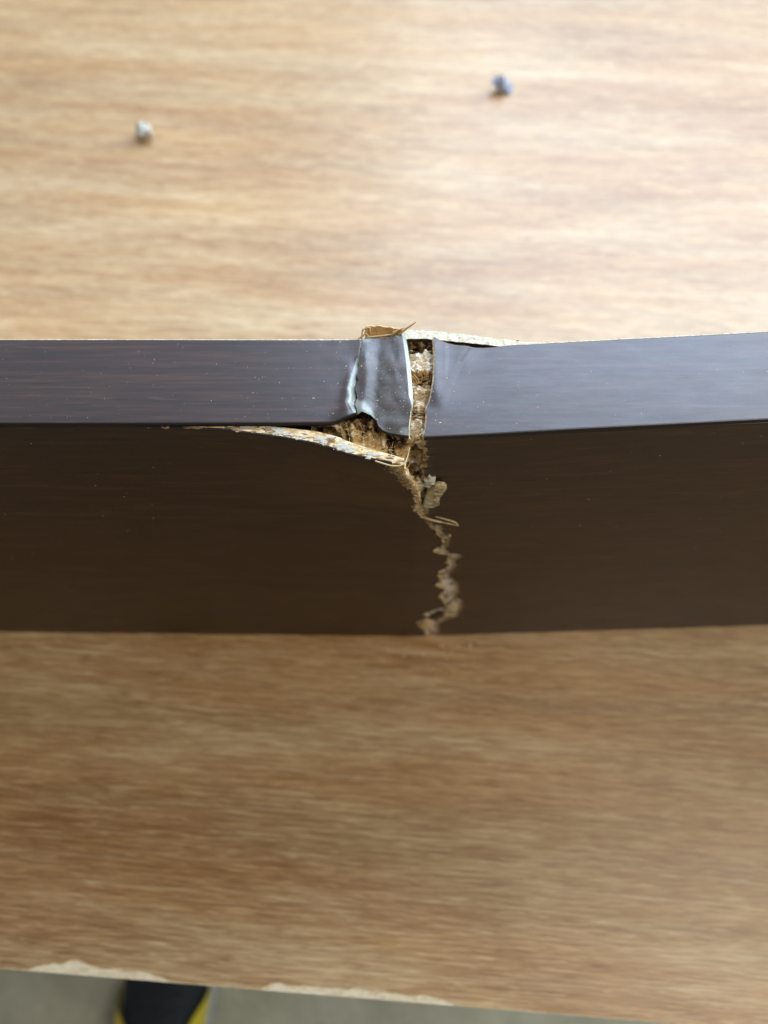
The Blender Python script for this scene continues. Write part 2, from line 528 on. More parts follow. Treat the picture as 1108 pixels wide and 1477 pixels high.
for left in (True, False):
    xf, xl = (XL_F, XL_L) if left else (XR_F, XR_L)
    P = top_round(front_sheet(xf, left, 0.0), 0.35)
    # the foil lifts a hair at the torn edge
    dist = np.abs(P[..., 0] - xf[:, None])
    P[..., 1] -= 0.18 * np.exp(-(dist / 0.8) ** 2)
    o = np.zeros_like(P)
    o[..., 1] = 0.28
    shell('front_foil', P, o, [M['foil'], M['foil_edge'], M['cream']], board,
          edge=(1, 1, 1, 2) if left else (1, 1, 2, 1), inner=2)
    P2 = front_sheet(xl, left, 0.30)
    P2[..., 2] = np.where(P2[..., 2] > 150, P2[..., 2] - 0.10 + 0.20 * (fbm(P2[..., 0] / 1.3, P2[..., 0] * 0, seed=71) - 0.5), P2[..., 2])
    o = np.zeros_like(P2)
    o[..., 1] = np.interp(P2[..., 0], [-400, -60, -24, -16, -10, -5, 0, 4, 400], [2.0, 2.0, 2.6, 3.3, 3.6, 2.9, 2.2, 1.8, 2.5]) if left else 2.5
    lay = shell('front_layer', P2, o, [M['cream'], M['cream'], M['core']], board, edge=(0, 1, 0, 0), inner=1)
    if left:
        # its rough upper edge, with white glue left on it
        ex = np.arange(-70.0, 4.6, 0.16)
        ev = np.linspace(0, 1, 26)
        th = np.interp(ex, [-70, -60, -24, -16, -10, -5, 0, 4], [2.0, 2.0, 2.6, 3.3, 3.6, 2.9, 2.2, 1.8])
        EX, EV = np.meshgrid(ex, ev)
        EY = y_front(EX, 151) - bulge(EX, 151) + 0.05 + EV * (th[None] + 0.05)
        EY = EY + 0.35 * (fbm(EX / 0.9, EV * 0, seed=73) - 0.5) * 2 * EV
        rel = fbm(EX / 1.5, EY / 0.5, seed=75) - 0.5
        EZ = ZTOP - 0.12 + 0.75 * rel - 0.55 * sstep(0.75, 1.0, EV) * fbm(EX / 1.2, EV, seed=78) - 0.25 * (1 - sstep(0.0, 0.10, EV))
        g = fbm(EX / 2.4, EY / 1.5, seed=77) + 0.25 * rel
        bias = np.interp(EX, [-70, -40, -34, -25, -18, -15, -10.5, -9.5, -6.5, -5.6, -4.6, -3.2, -2.4, 0.5, 3, 4.6], [-.3, -.2, .08, .10, .08, -.04, -.02, .16, .16, -.12, .10, .10, -.10, .0, .03, 0])
        cov = np.exp(-((EV - 0.52) / 0.42) ** 2)
        gl = sstep(0.50, 0.545, g + bias + 0.12 * cov - 0.205)
        EZ = EZ * (1 - gl) + gl * (0.35 * EZ + 0.65 * (ZTOP + 0.18))
        te = mesh('torn_edge', np.stack([EX, EY, EZ], -1).reshape(-1, 3), grid_faces(*EX.shape), M['layer_edge'], None, board, True, gl.ravel())
        te['label'] = 'torn layer edge with white glue spots, sprung outwards'

# ---- back layer and back foil
XBK = np.concatenate([np.arange(-400, -20, 5.0), np.arange(-20, 60, 0.4), np.arange(60, 401, 5.0)])
BK = [(-175, 0.35), (-8, 0.35), (-2, 0.8), (2, 2.4), (6.1, 3.3), (9.5, 3.5), (14.6, 3.1), (21.3, 2.3), (28, 1.6), (34.6, 0.8), (40, 0.4), (175, 0.35)]
zb = np.concatenate([np.linspace(0.05, 130, 20), np.linspace(132, 151.6, 24)])
for left in (True, False):
    xx = XBK[XBK <= 3.0] if left else XBK[XBK >= 5.0]
    P = np.zeros((len(zb), len(xx), 3))
    for j, z in enumerate(zb):
        g = sstep(118, 151, z)
        P[j, :, 0] = xx
        P[j, :, 1] = y_back(xx) + 0.3 + (interp(xx, BK) - 0.3) * g + 0.12 * (fbm(xx / 0.8, xx * 0 + z * 0, seed=81) - .5) * g
        P[j, :, 2] = z + (0.15 * sstep(4, 8, xx) * (1 - sstep(20, 34, xx)) + 0.30 * (fbm(xx / 0.9, xx * 0, seed=83) - 0.5)) * sstep(145, 151, z)
    P = P[:, ::-1]
    o = np.zeros_like(P)
    o[..., 1] = -np.interp(P[..., 0], [-10, 4, 13, 24, 40], [2.3, 2.7, 2.7, 2.4, 2.3])
    shell('back_layer', P, o, [M['foil'], M['pale'], M['core']], board, edge=(1, 1, 2, 2), inner=2)

# ---- solid core of each half, hidden under foil except at the break
for left in (True, False):
    zz = np.linspace(0.05, 150.6, 40)
    xb = np.interp(zz, ZS, XL_F if left else XR_F)
    rowsP = []
    for z, b in zip(zz, xb):
        b = min(b, -12.0 + 0 * z) if left and z > 100 else (b - 4 if left else b + 4)
        if not left and z > 100:
            b = max(b, 17.0)
        x = np.linspace(X0, b, 30) if left else np.linspace(b, X1, 30)
        rowsP.append(np.stack([x, y_front(x, z) + 2.9, np.full_like(x, z)], -1))
    P = np.array(rowsP)
    o = np.zeros_like(P)
    o[..., 1] = y_back(P[..., 0]) - 2.6 - P[..., 1]
    shell('core', P, o, [M['core'], M['core']], board)

# ---- top foils: Coons patches between measured edges
TEAR = [(-5.05, 118.78), (-5.52, 116.64), (-5.67, 115.17), (-5.98, 113.49), (-6.27, 110.8), (-6.54, 107.33), (-6.97, 104.32), (-6.61, 102.34), (-7.06, 100.39), (-6.54, 98.45), (-6.19, 96.72)]
LF_FRONT = [(-400, 94.0), (-175, 94.3), (-40.0, 94.35), (-18.0, 94.45), (-12.0, 94.5), (-10.12, 94.95), (-8.55, 95.7), (-7.3, 96.34), (-6.2, 96.72)]
MID_FRONT = [(-6.0, 96.53), (-5.09, 96.91), (-3.02, 96.53), (-1.74, 95.2), (-1.26, 93.69), (-0.31, 92.75), (1.26, 92.1), (5.95, 91.4)]
MID_BACK = [(-4.9, 118.78), (1.01, 118.99), (3.54, 119.64), (5.08, 120.6)]
MID_RIGHT = [(5.95, 91.4), (5.99, 93.69), (6.35, 96.53), (6.73, 100.0), (6.65, 104.32), (6.26, 110.39), (5.69, 116.64), (5.08, 120.6)]
RT_LEFT = [(9.06, 90.6), (9.27, 92.38), (9.64, 94.63), (9.85, 96.53), (9.74, 98.45), (10.78, 101.36), (11.54, 105.32), (11.99, 109.36), (12.15, 114.54), (12.14, 119.42)]
RT_BACK = [(12.14, 119.42), (14.46, 118.56), (17.79, 117.71), (21.12, 117.28), (24.46, 117.07), (27.82, 117.18), (34.55, 117.49), (93.84, 121.36), (175, 126.7), (400, 140.0)]
RT_FRONT = [(9.06, 90.6), (22.86, 91.4), (46.56, 93.0), (87.76, 95.5), (175, 100.6), (400, 114.1)]
RIDGE_L = [(-5.46, 112.45), (-6.88, 108.34), (-8.11, 104.32), (-8.67, 100.78), (-8.13, 98.06)]
CREST_M = [(-4.6, 115.59), (-4.2, 110.39), (-4.2, 104.32), (-5.0, 100.0)]
CREASE1 = [(15.2, 118.35), (15.2, 113.49), (14.5, 107.33)]
CREASE2 = [(21.0, 116.86), (18.4, 112.45), (15.1, 104.32), (13.2, 96.53)]


def coons(front, back, left, right, n, m, uw=None):
    """rows go front to back, columns left to right; uw = column weights (0..1)"""
    u = np.linspace(0, 1, m) if uw is None else uw
    v = np.linspace(0, 1, n)

    def at(pl, s):
        p = resample(pl, 2400, 8)
        k = np.linspace(0, 1, 2400)
        return np.stack([np.interp(s, k, p[:, 0]), np.interp(s, k, p[:, 1])], -1)
    c0, c1, d0, d1 = at(front, u), at(back, u), at(left, v), at(right, v)
    U, Vv = np.meshgrid(u, v)
    U, Vv = U[..., None], Vv[..., None]
    S = (1 - Vv) * c0[None] + Vv * c1[None] + (1 - U) * d0[:, None] + U * d1[:, None]
    S -= (1 - U) * (1 - Vv) * c0[0] + U * (1 - Vv) * c0[-1] + (1 - U) * Vv * c1[0] + U * Vv * c1[-1]
    return S


def add_lip(P, r=0.75, drop=0.55, k=None):
    """extra rows that bend the front border down over the front arris"""
    k = np.ones(P.shape[1]) if k is None else k
    base = P[0]
    rowsL = []
    for a in np.linspace(R(8), R(90), 10):
        q = base.copy()
        q[:, 1] -= r * math.sin(a) * k
        q[:, 2] -= r * (1 - math.cos(a)) * k
        rowsL.append(q)
    q = rowsL[-1].copy()
    q[:, 2] -= drop * k + 0.02
    rowsL.append(q)
    return np.concatenate([np.array(rowsL[::-1]), P])


def back_soft(P, r=0.4):
    d = P[-1:, :, 1] - P[..., 1]
    kk = np.clip(1 - d / r, 0, 1)
    P[..., 2] -= r * 0.5 * (1 - np.sqrt(np.maximum(1 - kk * kk, 0)))
    return P


def micro(P, amp=0.02, seed=90):
    P[..., 2] += amp * (fbm(P[..., 0] / 14, P[..., 1] / 5, seed=seed) - 0.5) * 2
    return P


TOPS = []
FM = [M['foil'], M['foil_edge'], M['cream']]
TH = 0.55
LIPR = 0.5

# left foil
xw = 1 - (1 - np.linspace(0, 1, 340)) ** 2.6
jagT = [(x + 0.22 * (random.random() - 0.5), y) for x, y in resample(TEAR, 60)]
tear_fb = [tuple(p) for p in resample(TEAR, 70)][::-1]
tear_fb = [(x + 0.30 * (float(vnoise(y / 0.7, 0.0, seed=5)) - 0.5), y) for x, y in tear_fb]
fr_l = [(x, y + LIPR) for x, y in LF_FRONT]
tear_l = [(x, y) for x, y in tear_fb if y > fr_l[-1][1] + 0.1]
fr_l[-1] = (tear_l[0][0], tear_l[0][1])
S = coons(fr_l, [(-400, 118.9), (-60, 118.9), (-5.05, 118.78)], [(-400, 94.0 + LIPR), (-400, 118.9)], tear_l, 120, 340, xw)
P = np.concatenate([S, np.full(S.shape[:2] + (1,), H)], -1)
x, y = P[..., 0], P[..., 1]
dT, _ = poly_dist(x, y, TEAR)
# a lens-shaped slope falling into the tear, raised shoulder before it
zone = sstep(96.5, 100, y) * (1 - sstep(110.5, 114.0, y))
dR, sd = poly_dist(x, y, RIDGE_L)
P[..., 2] += 0.36 * np.exp(-(dR / 1.3) ** 2) * (0.2 + 0.8 * zone)
P[..., 2] -= 0.75 * zone * np.exp(-(dT / 1.15) ** 2)
P[..., 2] += 0.30 * np.exp(-(((x + 5) / 2.6) ** 2)) * sstep(112.5, 118.5, y) * 0.8
# the corner over the hole is lifted
P[..., 2] += 0.9 * np.exp(-(((x + 8.2) / 2.6) ** 2 + ((y - 96.2) / 2.6) ** 2))
P[..., 2] += 0.16 * sstep(-26, -8, x) * (fbm(x / 5.5, y / 6.0, seed=95, oct=2) - 0.5)
P = micro(back_soft(P))
TOPS.append(P)
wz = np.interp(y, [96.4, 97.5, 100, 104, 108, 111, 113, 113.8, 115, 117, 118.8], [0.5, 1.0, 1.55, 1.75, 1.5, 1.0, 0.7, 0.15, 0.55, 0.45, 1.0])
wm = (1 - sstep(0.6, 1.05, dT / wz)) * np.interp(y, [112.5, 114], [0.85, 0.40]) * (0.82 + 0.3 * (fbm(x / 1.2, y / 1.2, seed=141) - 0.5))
P = add_lip(P, LIPR)
wm = np.concatenate([np.zeros((P.shape[0] - wm.shape[0], wm.shape[1])), wm])
o = -TH * normals(P)
o[:, -1, 0] += 0.3
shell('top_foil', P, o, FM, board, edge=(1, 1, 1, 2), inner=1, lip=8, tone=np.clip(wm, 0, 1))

# loose flap between the tear and the open crack
tear_m = [(x + 0.16 + 0.55 * float(vnoise(y / 1.1, 5.0, seed=8)) * float(sstep(96.5, 98, y) * (1 - sstep(105, 109, y))), y) for x, y in tear_fb]
fr_m = [(x, y + LIPR * 0.6) for x, y in MID_FRONT]
fr_m[0] = (tear_m[0][0], tear_m[0][1])
S = coons(fr_m, MID_BACK, tear_m, MID_RIGHT, 130, 150)
P = np.concatenate([S, np.full(S.shape[:2] + (1,), H)], -1)
x, y = P[..., 0], P[..., 1]
u = np.linspace(0, 1, 150)[None, :] * np.ones((130, 1))
dC, _ = poly_dist(x, y, CREST_M)
mid = sstep(96, 101, y)
P[..., 2] += 0.52 * np.exp(-(dC / 1.6) ** 2) * (0.5 + 0.5 * mid) * (1 - 0.7 * sstep(112, 118, y))
P[..., 2] += (0.40 * sstep(0.32, 0.93, u)) * sstep(93.5, 101, y) + 0.045 * (y - 97) * sstep(95, 99, y) * (1 - sstep(108, 117, y) * 0.4)
P[..., 2] -= 0.15 * np.exp(-(((u - 0.36) / 0.15) ** 2)) * mid
# lower left corner lifted into a small lens next to the hole
P[..., 2] += 0.95 * np.exp(-(((x + 4.9) / 1.5) ** 2 + ((y - 97.6) / 1.7) ** 2))
P[..., 2] -= 0.55 * (1 - sstep(91.4, 95.0, y)) * sstep(-1.5, 1.5, x) * 0.6
P[..., 2] += 0.22 * (fbm(x / 3.0, y / 5.0, seed=97, oct=2) - 0.5)
# the free right edge rolls over and down into the crack
P = micro(back_soft(P))
TOPS.append(P)
roll = []
w0 = sstep(97.5, 102.5, P[:, -1, 1])
P[:, :, 0] -= (0.95 * w0 + 0.1)[:, None] * sstep(0.55, 1.0, np.linspace(0, 1, P.shape[1]))[None, :]
q = P[:, -1].copy()
for a, ds in [(R(v), 0.13) for v in np.linspace(26, 42, 9)] + [(R(v), 0.07) for v in np.linspace(48, 125, 9)]:
    q = q.copy()
    ww = (0.12 + 0.88 * w0) * ds
    q[:, 0] += ww * math.cos(a)
    q[:, 2] -= ww * math.sin(a)
    roll.append(q)
P = np.concatenate([P, np.array(roll).transpose(1, 0, 2)], 1)
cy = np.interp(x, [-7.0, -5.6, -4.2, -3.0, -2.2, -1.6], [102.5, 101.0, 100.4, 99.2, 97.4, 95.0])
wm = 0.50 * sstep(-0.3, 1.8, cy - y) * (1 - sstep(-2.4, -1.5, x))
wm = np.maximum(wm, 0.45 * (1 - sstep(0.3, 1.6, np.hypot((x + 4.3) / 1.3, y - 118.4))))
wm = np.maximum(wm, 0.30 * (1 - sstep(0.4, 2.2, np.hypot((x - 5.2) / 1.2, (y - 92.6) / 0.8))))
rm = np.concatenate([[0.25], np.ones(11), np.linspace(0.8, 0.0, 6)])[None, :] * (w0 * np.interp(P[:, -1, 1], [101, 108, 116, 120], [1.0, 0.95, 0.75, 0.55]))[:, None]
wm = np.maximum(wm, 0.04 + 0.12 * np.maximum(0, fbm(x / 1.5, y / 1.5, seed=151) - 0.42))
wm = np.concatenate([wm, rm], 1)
k = np.concatenate([sstep(0.2, 0.5, np.linspace(0, 1, 150)), np.ones(18)])
P = add_lip(P, LIPR * 0.6, 0.3, 0.35 + 0.65 * k)
wm = np.concatenate([np.zeros((P.shape[0] - wm.shape[0], wm.shape[1])), wm])
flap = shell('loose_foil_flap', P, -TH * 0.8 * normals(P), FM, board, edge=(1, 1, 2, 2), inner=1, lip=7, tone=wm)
flap['label'] = 'buckled glossy foil flap with a rolled edge at the crack'

# right foil
xw = np.linspace(0, 1, 340) ** 2.6
rt_left = [(x + 0.18 * (float(vnoise(y / 0.9, 3.0, seed=6)) - 0.5), y) for x, y in resample([(9.06, 90.6 + LIPR)] + RT_LEFT[1:], 70)]
fr_r = [(x, y + LIPR) for x, y in RT_FRONT]
S = coons(fr_r, RT_BACK, rt_left, [(400, 114.1 + LIPR), (400, 140.0)], 120, 340, xw)
P = np.concatenate([S, np.full(S.shape[:2] + (1,), H)], -1)
x, y = P[..., 0], P[..., 1]
d1, _ = poly_dist(x, y, CREASE1)
d2, _ = poly_dist(x, y, CREASE2)
xc1 = interp(y, [(q[1], q[0]) for q in CREASE1[::-1]])
xc2 = interp(y, [(q[1], q[0]) for q in CREASE2[::-1]])
P[..., 2] -= 0.22 * (sstep(-0.55, 0.55, x - xc1) - sstep(1.0, 5.0, x - xc1)) * sstep(104, 114, y)
P[..., 2] -= 0.40 * (sstep(-1.0, 1.0, x - xc2) - sstep(2.0, 12.0, x - xc2)) * sstep(95, 112, y)
P[..., 2] -= 0.3 * np.exp(-((x - 21) / 7.0) ** 2) * sstep(110, 118, y)
P[..., 2] += 0.35 * np.exp(-((x - 12) / 1.6) ** 2) * sstep(98, 104, y)
P = micro(back_soft(P), 0.03, 93)
TOPS.append(P)
P = add_lip(P, LIPR)
o = -TH * normals(P)
o[:, 0, 0] -= 0.38
shell('top_foil', P, o, FM, board, edge=(1, 1, 2, 1), inner=1, lip=8)

# ---- torn core: a rough sheet that runs across the top and down the front inside the break
gx = np.arange(-17.0, 33.0, 0.15)
s_top = np.arange(0.0, 26.0, 0.15)
s_fr = np.concatenate([np.arange(0.4, 55, 0.16), np.arange(55, 151.5, 0.34)])
YB = 119.8
rowsP, tones = [], []


def box(x, a, b, s=0.5):
    return sstep(a - s, a + s, x) * (1 - sstep(b - s, b + s, x))


for s in s_top:
    yv = YB - s * (YB - y_front(gx, H) - 1.0) / 26.0
    fib = fbm(gx / 1.7, yv / 0.30, seed=101)
    yv0, yv = yv, yv + 1.7 * (fbm(gx / 1.3, yv / 2.2, seed=108) - 0.5) * 2
    lump = fbm(gx / 1.6, yv / 1.3, seed=105)
    D = 1.3 + 1.3 * (0.5 - lump) * 2 + 1.3 * (0.5 - fib) * 2
    opening = box(gx, 3, 14, 1.0)
    D = D + opening * (8.0 * box(yv, 116.2, 119.0, 0.4) + 4.2 * box(yv, 107.0, 109.8, 0.6) * (0.4 + 0.9 * lump) + 2.2 * box(yv, 97.2, 98.9, 0.4) + 1.6 * box(yv, 103.2, 104.2, 0.3))
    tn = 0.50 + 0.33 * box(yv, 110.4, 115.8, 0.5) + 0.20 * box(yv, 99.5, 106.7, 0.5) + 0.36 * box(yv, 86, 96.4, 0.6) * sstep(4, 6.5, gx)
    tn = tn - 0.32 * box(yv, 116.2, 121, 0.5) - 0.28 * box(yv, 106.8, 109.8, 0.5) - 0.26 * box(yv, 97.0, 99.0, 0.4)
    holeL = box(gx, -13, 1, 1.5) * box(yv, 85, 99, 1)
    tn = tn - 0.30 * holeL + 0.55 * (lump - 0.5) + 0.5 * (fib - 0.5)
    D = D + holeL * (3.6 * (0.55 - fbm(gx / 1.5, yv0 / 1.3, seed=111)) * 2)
    z = H - 0.55 - np.maximum(D, 0.15)
    rowsP.append(np.stack([gx, yv0, z], -1))
    tones.append(tn)
zlast = rowsP[-1][:, 2]
for s in s_fr:
    z0 = 150.8 - s
    if z0 < 0.3:
        break
    zz = np.where(s < 4, zlast - (zlast - (150.8 - 4.0)) * (s / 4.0), z0)
    fib = fbm(gx / 1.3, zz / 0.45, seed=121)
    lump = fbm(gx / 1.7, zz / 1.7, seed=125)
    up = sstep(108, 116, z0)
    D = (0.55 + 0.5 * (0.5 - lump) * 2 + 0.35 * (0.5 - fib) * 2) * (1 - up) + up * (1.5 + 2.2 * (0.5 - lump) * 2 + 0.7 * (0.5 - fib) * 2)
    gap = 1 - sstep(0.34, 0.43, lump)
    D = D + gap * (1.2 + 1.3 * up)
    D = D - 4.2 * box(gx, -9, 5.5, 2.0) * box(z0, 139, 153, 2.0)
    D = D + 3.6 * np.exp(-(((gx - 1.5) / 1.3) ** 2 + ((z0 - 149) / 1.5) ** 2))
    D = D + 3.5 * np.exp(-(((gx - 6.6) / 0.9) ** 2 + ((z0 - 134.5) / 2.2) ** 2)) + 4 * np.exp(-(((gx - 10.2) / 0.7) ** 2 + ((z0 - 118.5) / 1.8) ** 2))
    D = np.maximum(D, np.where(gx < 7, -4.5, 0.05))
    tn = 0.50 + 0.28 * (1 - up) + 1.0 * (lump - 0.5) - 0.40 * gap + 0.10 * sstep(30, 0, z0) + 0.16 * box(gx, 7.5, 11, 1) * box(z0, 128, 142, 3)  # gaps toned darker and lumps lighter: relief shading painted into the colour
    tn = tn + 0.35 * box(z0, 149.2, 153, 0.8) * box(gx, 5, 10, 0.6)
    yv = y_front(gx, zz) + 0.30 + np.maximum(D, -5)
    if s < 4:
        kk = sstep(0, 4, s)
        yv = rowsP[len(s_top) - 1][:, 1] * (1 - kk) + yv * kk
        yv = yv + 1.6 * (fbm(gx / 1.1, zz * 0 + s / 1.1, seed=131) - 0.5) * 2 * (1 - abs(2 * kk - 1))
        tn = tn + 0.3 * (fbm(gx / 0.9, zz * 0 + s / 0.7, seed=133) - 0.5)
    rowsP.append(np.stack([gx, yv, zz], -1))
    tones.append(tn)
P = np.array(rowsP)
n, m = P.shape[:2]
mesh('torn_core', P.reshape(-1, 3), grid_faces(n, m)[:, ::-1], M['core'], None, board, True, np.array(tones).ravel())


# ---- loose fibres, splinters and flakes
def tube(pts, rad, sides=5):
    p = np.array(pts, float)
    rad = np.broadcast_to(np.asarray(rad, float), (len(p),))
    T = np.gradient(p, axis=0)
    T /= np.linalg.norm(T, axis=1, keepdims=True) + 1e-9
    V, F = [], []
    ref = np.array([0.3, 0.5, 0.81])
    for q, tt, r in zip(p, T, rad):
        a = np.cross(tt, ref)
        a /= np.linalg.norm(a) + 1e-9
        b = np.cross(tt, a)
        for k in range(sides):
            an = 2 * math.pi * k / sides
            V.append(q + r * (math.cos(an) * a + math.sin(an) * b))
    for i in range(len(p) - 1):
        for k in range(sides):
            k2 = (k + 1) % sides
            F.append((i * sides + k, i * sides + k2, (i + 1) * sides + k2, (i + 1) * sides + k))
    F.append(tuple(range(sides))[::-1])
    F.append(tuple((len(p) - 1) * sides + k for k in range(sides)))
    return V, F


def curve(pts, n=24):
    p = np.array(pts, float)
    L = np.concatenate([[0], np.cumsum(np.linalg.norm(np.diff(p, axis=0), axis=1))])
    tt = np.linspace(0, L[-1], n)
    q = np.stack([np.interp(tt, L, p[:, i]) for i in range(3)], 1)
    for _ in range(3):
        q[1:-1] = 0.25 * q[:-2] + 0.5 * q[1:-1] + 0.25 * q[2:]
    return q


def strand(name, pts, r, mat='strand', flat=None):
    c = curve(pts)
    rr = r * (1 - 0.65 * np.linspace(0, 1, len(c)) ** 2)
    V, F = tube(c, rr)
    return mesh(name, V, F, M[mat], None, board)


strand('splinter', [(-2.0, 85.2, 150.9), (1.5, 84.0, 150.8), (3.6, 83.9, 150.8), (4.8, 84.6, 151.0), (5.3, 86.2, 151.2), (5.8, 88.2, 151.6)], 0.20)
strand('splinter', [(4.2, 83.8, 147.2), (5.0, 84.3, 148.6), (5.9, 85.2, 150.0)], 0.13)
strand('splinter', [(9.6, 91.6, 110.9), (13.6, 90.6, 110.0), (17.4, 90.0, 109.5), (20.6, 89.8, 108.4)], 0.34, 'cream')
strand('splinter', [(20.5, 89.8, 108.6), (19.8, 89.9, 110.2), (16.4, 90.4, 111.5), (14.0, 91.0, 111.6)], 0.24, 'cream')
strand('splinter', [(3.3, 119.6, 152.6), (5.5, 120.3, 154.4), (7.7, 121.0, 155.8)], 0.30, 'splinter')
strand('splinter', [(-5.4, 119.2, 151.8), (-5.2, 120.3, 154.0), (-3.4, 120.6, 154.5), (-3.2, 119.8, 152.8)], 0.20, 'strand')
strand('splinter', [(-6.2, 119.2, 151.9), (-4.6, 119.7, 152.9), (-4.0, 120.5, 154.3)], 0.24, 'strand')
strand('splinter', [(-3.6, 119.3, 152.3), (-4.8, 120.2, 153.4), (-5.6, 120.8, 154.6)], 0.18, 'strand')
strand('splinter', [(-4.6, 119.3, 152.2), (-1.0, 119.5, 152.5), (2.2, 119.7, 152.9), (3.8, 120.4, 154.2)], 0.26, 'strand')
strand('splinter', [(2.0, 120.0, 153.2), (4.6, 120.5, 154.2), (6.4, 120.6, 154.4)], 0.2, 'strand')
# brown splinters standing in the upper crack
for k in range(9):
    xx = 7.2 + 4.2 * random.random()
    yy = 107.2 + 2.4 * random.random()
    strand('splinter', [(xx, yy, 148.2), (xx + random.uniform(-.5, .5), yy + random.uniform(-.3, .6), 149.8), (xx + random.uniform(-1.2, 1.2), yy + random.uniform(0, 1.4), 151.3)], 0.24, 'splinter')
# torn veneer curling up behind the flap
n, m = 12, 40
P = np.zeros((n, m, 3))
for i in range(n):
    v = i / (n - 1)
    for j in range(m):
        u_ = j / (m - 1)
        P[i, j] = (-4.6 + 9.0 * u_, 119.6 + 1.3 * v + 0.25 * math.sin(u_ * 5) * v, 150.8 + (3.3 + 0.35 * float(vnoise(u_ * 18, 0.0, seed=7)) - 0.5 * u_) * v)
o = np.zeros_like(P)
o[..., 1] = 0.28
shell('torn_veneer', P, o, [M['splinter'], M['strand']], board, edge=(1, 1, 1, 1), inner=1)


def chip_piece(name, outline, thick, mat, ymid, tilt, ridges=0.0, seed=0):
    """a torn flake from its outline (x, z), filled as a fan grid with a rough outer side"""
    q = resample(list(outline) + [outline[0]], 49, 0)[:-1]
    c = q.mean(0)
    q = c + (q - c) * (1 + 0.07 * (RNG.random((48, 1)) - 0.5))
    K = 9
    V = []
    for i in range(K + 1):
        rr = i / K
        for p in q:
            xz = c + (p - c) * rr
            yy = ymid + tilt * (xz[0] - c[0]) - 0.25 * (1 - rr ** 4)
            # fibre ridges across the flake
            ph = (xz[1] - c[1]) * 0.92 - (xz[0] - c[0]) * 0.12
            yy += ridges * (0.6 * math.sin(ph * 4.6 + 1.5 * float(vnoise(xz[0] * 0.5, ph * 0.3, seed=seed))) + (float(vnoise(ph / 0.6, xz[0] * 0.4, seed=seed)) - 0.5))
            V.append((xz[0], yy, xz[1]))
    nf = (K + 1) * 48
    V += [(v[0], v[1] + thick, v[2]) for v in V[-48:]]
    F = []
    for i in range(K):
        for k in range(48):
            k2 = (k + 1) % 48
            F.append((i * 48 + k, i * 48 + k2, (i + 1) * 48 + k2, (i + 1) * 48 + k))
    for k in range(48):
        k2 = (k + 1) % 48
        F.append((K * 48 + k, K * 48 + k2, nf + k2, nf + k))
    F.append(tuple(nf + k for k in range(48)))
    return mesh(name, V, F, mat, None, board)


FLAKE = [(10.3, 118.59), (11.75, 118.99), (13.51, 120.19), (14.5, 121.76), (14.17, 124.07), (14.83, 127.45), (15.76, 131.44), (14.85, 132.14), (12.84, 131.08), (11.44, 128.18), (10.56, 124.45)]
TUFT = [(9.4, 128.6), (10.2, 130.4), (9.7, 133.2), (10.6, 132.9), (11.1, 134.6), (11.9, 133.0), (12.9, 133.4), (12.6, 131.2), (13.2, 129.6), (12.0, 129.4), (11.5, 127.6), (10.6, 128.6)]
fk = chip_piece('flake', FLAKE, 1.1, M['flake'], 89.6, -0.18, 0.45, 3)
fk['label'] = 'grey-beige wood flake sticking out of the crack'
chip_piece('flake', TUFT, 1.2, M['pale'], 90.9, -0.05, 0.5, 5)
chip_piece('flake', [(6.2, 126.0), (8.0, 124.5), (9.9, 126.5), (10.1, 130.0), (8.4, 132.5), (6.6, 130.5)], 1.5, M['flake'], 91.0, 0.15, 0.4, 8)
chip_piece('flake', [(7.8, 115.6), (9.8, 114.6), (11.2, 116.4), (9.8, 118.8), (8.4, 118.2)], 1.0, M['cream'], 90.9, 0.1, 0.3, 9)
chip_piece('flake', [(22.4, 25.5), (26.5, 26.0), (27.5, 36), (24.6, 42.5), (22.8, 36)], 1.0, M['flake'], 91.9, 0.0, 0.3, 11)
chip_piece('flake', [(13.4, 14.5), (16.0, 9.5), (19.5, 11.5), (18.8, 19), (15.8, 21.5)], 1.0, M['cream'], 91.6, 0.0, 0.3, 13)
chip_piece('foil_fragment', [(16.9, 22.5), (20.5, 20.8), (23.0, 24.5), (21.5, 30.0), (18.6, 28.0)], 0.5, M['foil'], 92.0, 0.0, 0.05, 15)
chip_piece('flake', [(18.4, 98.0), (19.0, 97.2), (19.6, 97.8), (19.1, 98.6)], 0.5, M['cream'], 91.7, 0.0, 0.1, 17)

# short torn fibres, too many to count: one part
V, F = [], []


def fibre(p, d, L, r):
    d = np.array(d, float)
    d /= np.linalg.norm(d)
    side = np.array([random.gauss(0, 1), random.gauss(0, 1), random.gauss(0, 1)]) * 0.25 * L
    pts = [np.array(p), np.array(p) + d * L * 0.5 + side * 0.5, np.array(p) + d * L]
    v, f = tube(pts, [r, r * 0.8, r * 0.35], 3)
    b = len(V)
    V.extend(v)
    F.extend([tuple(b + i for i in q) for q in f])


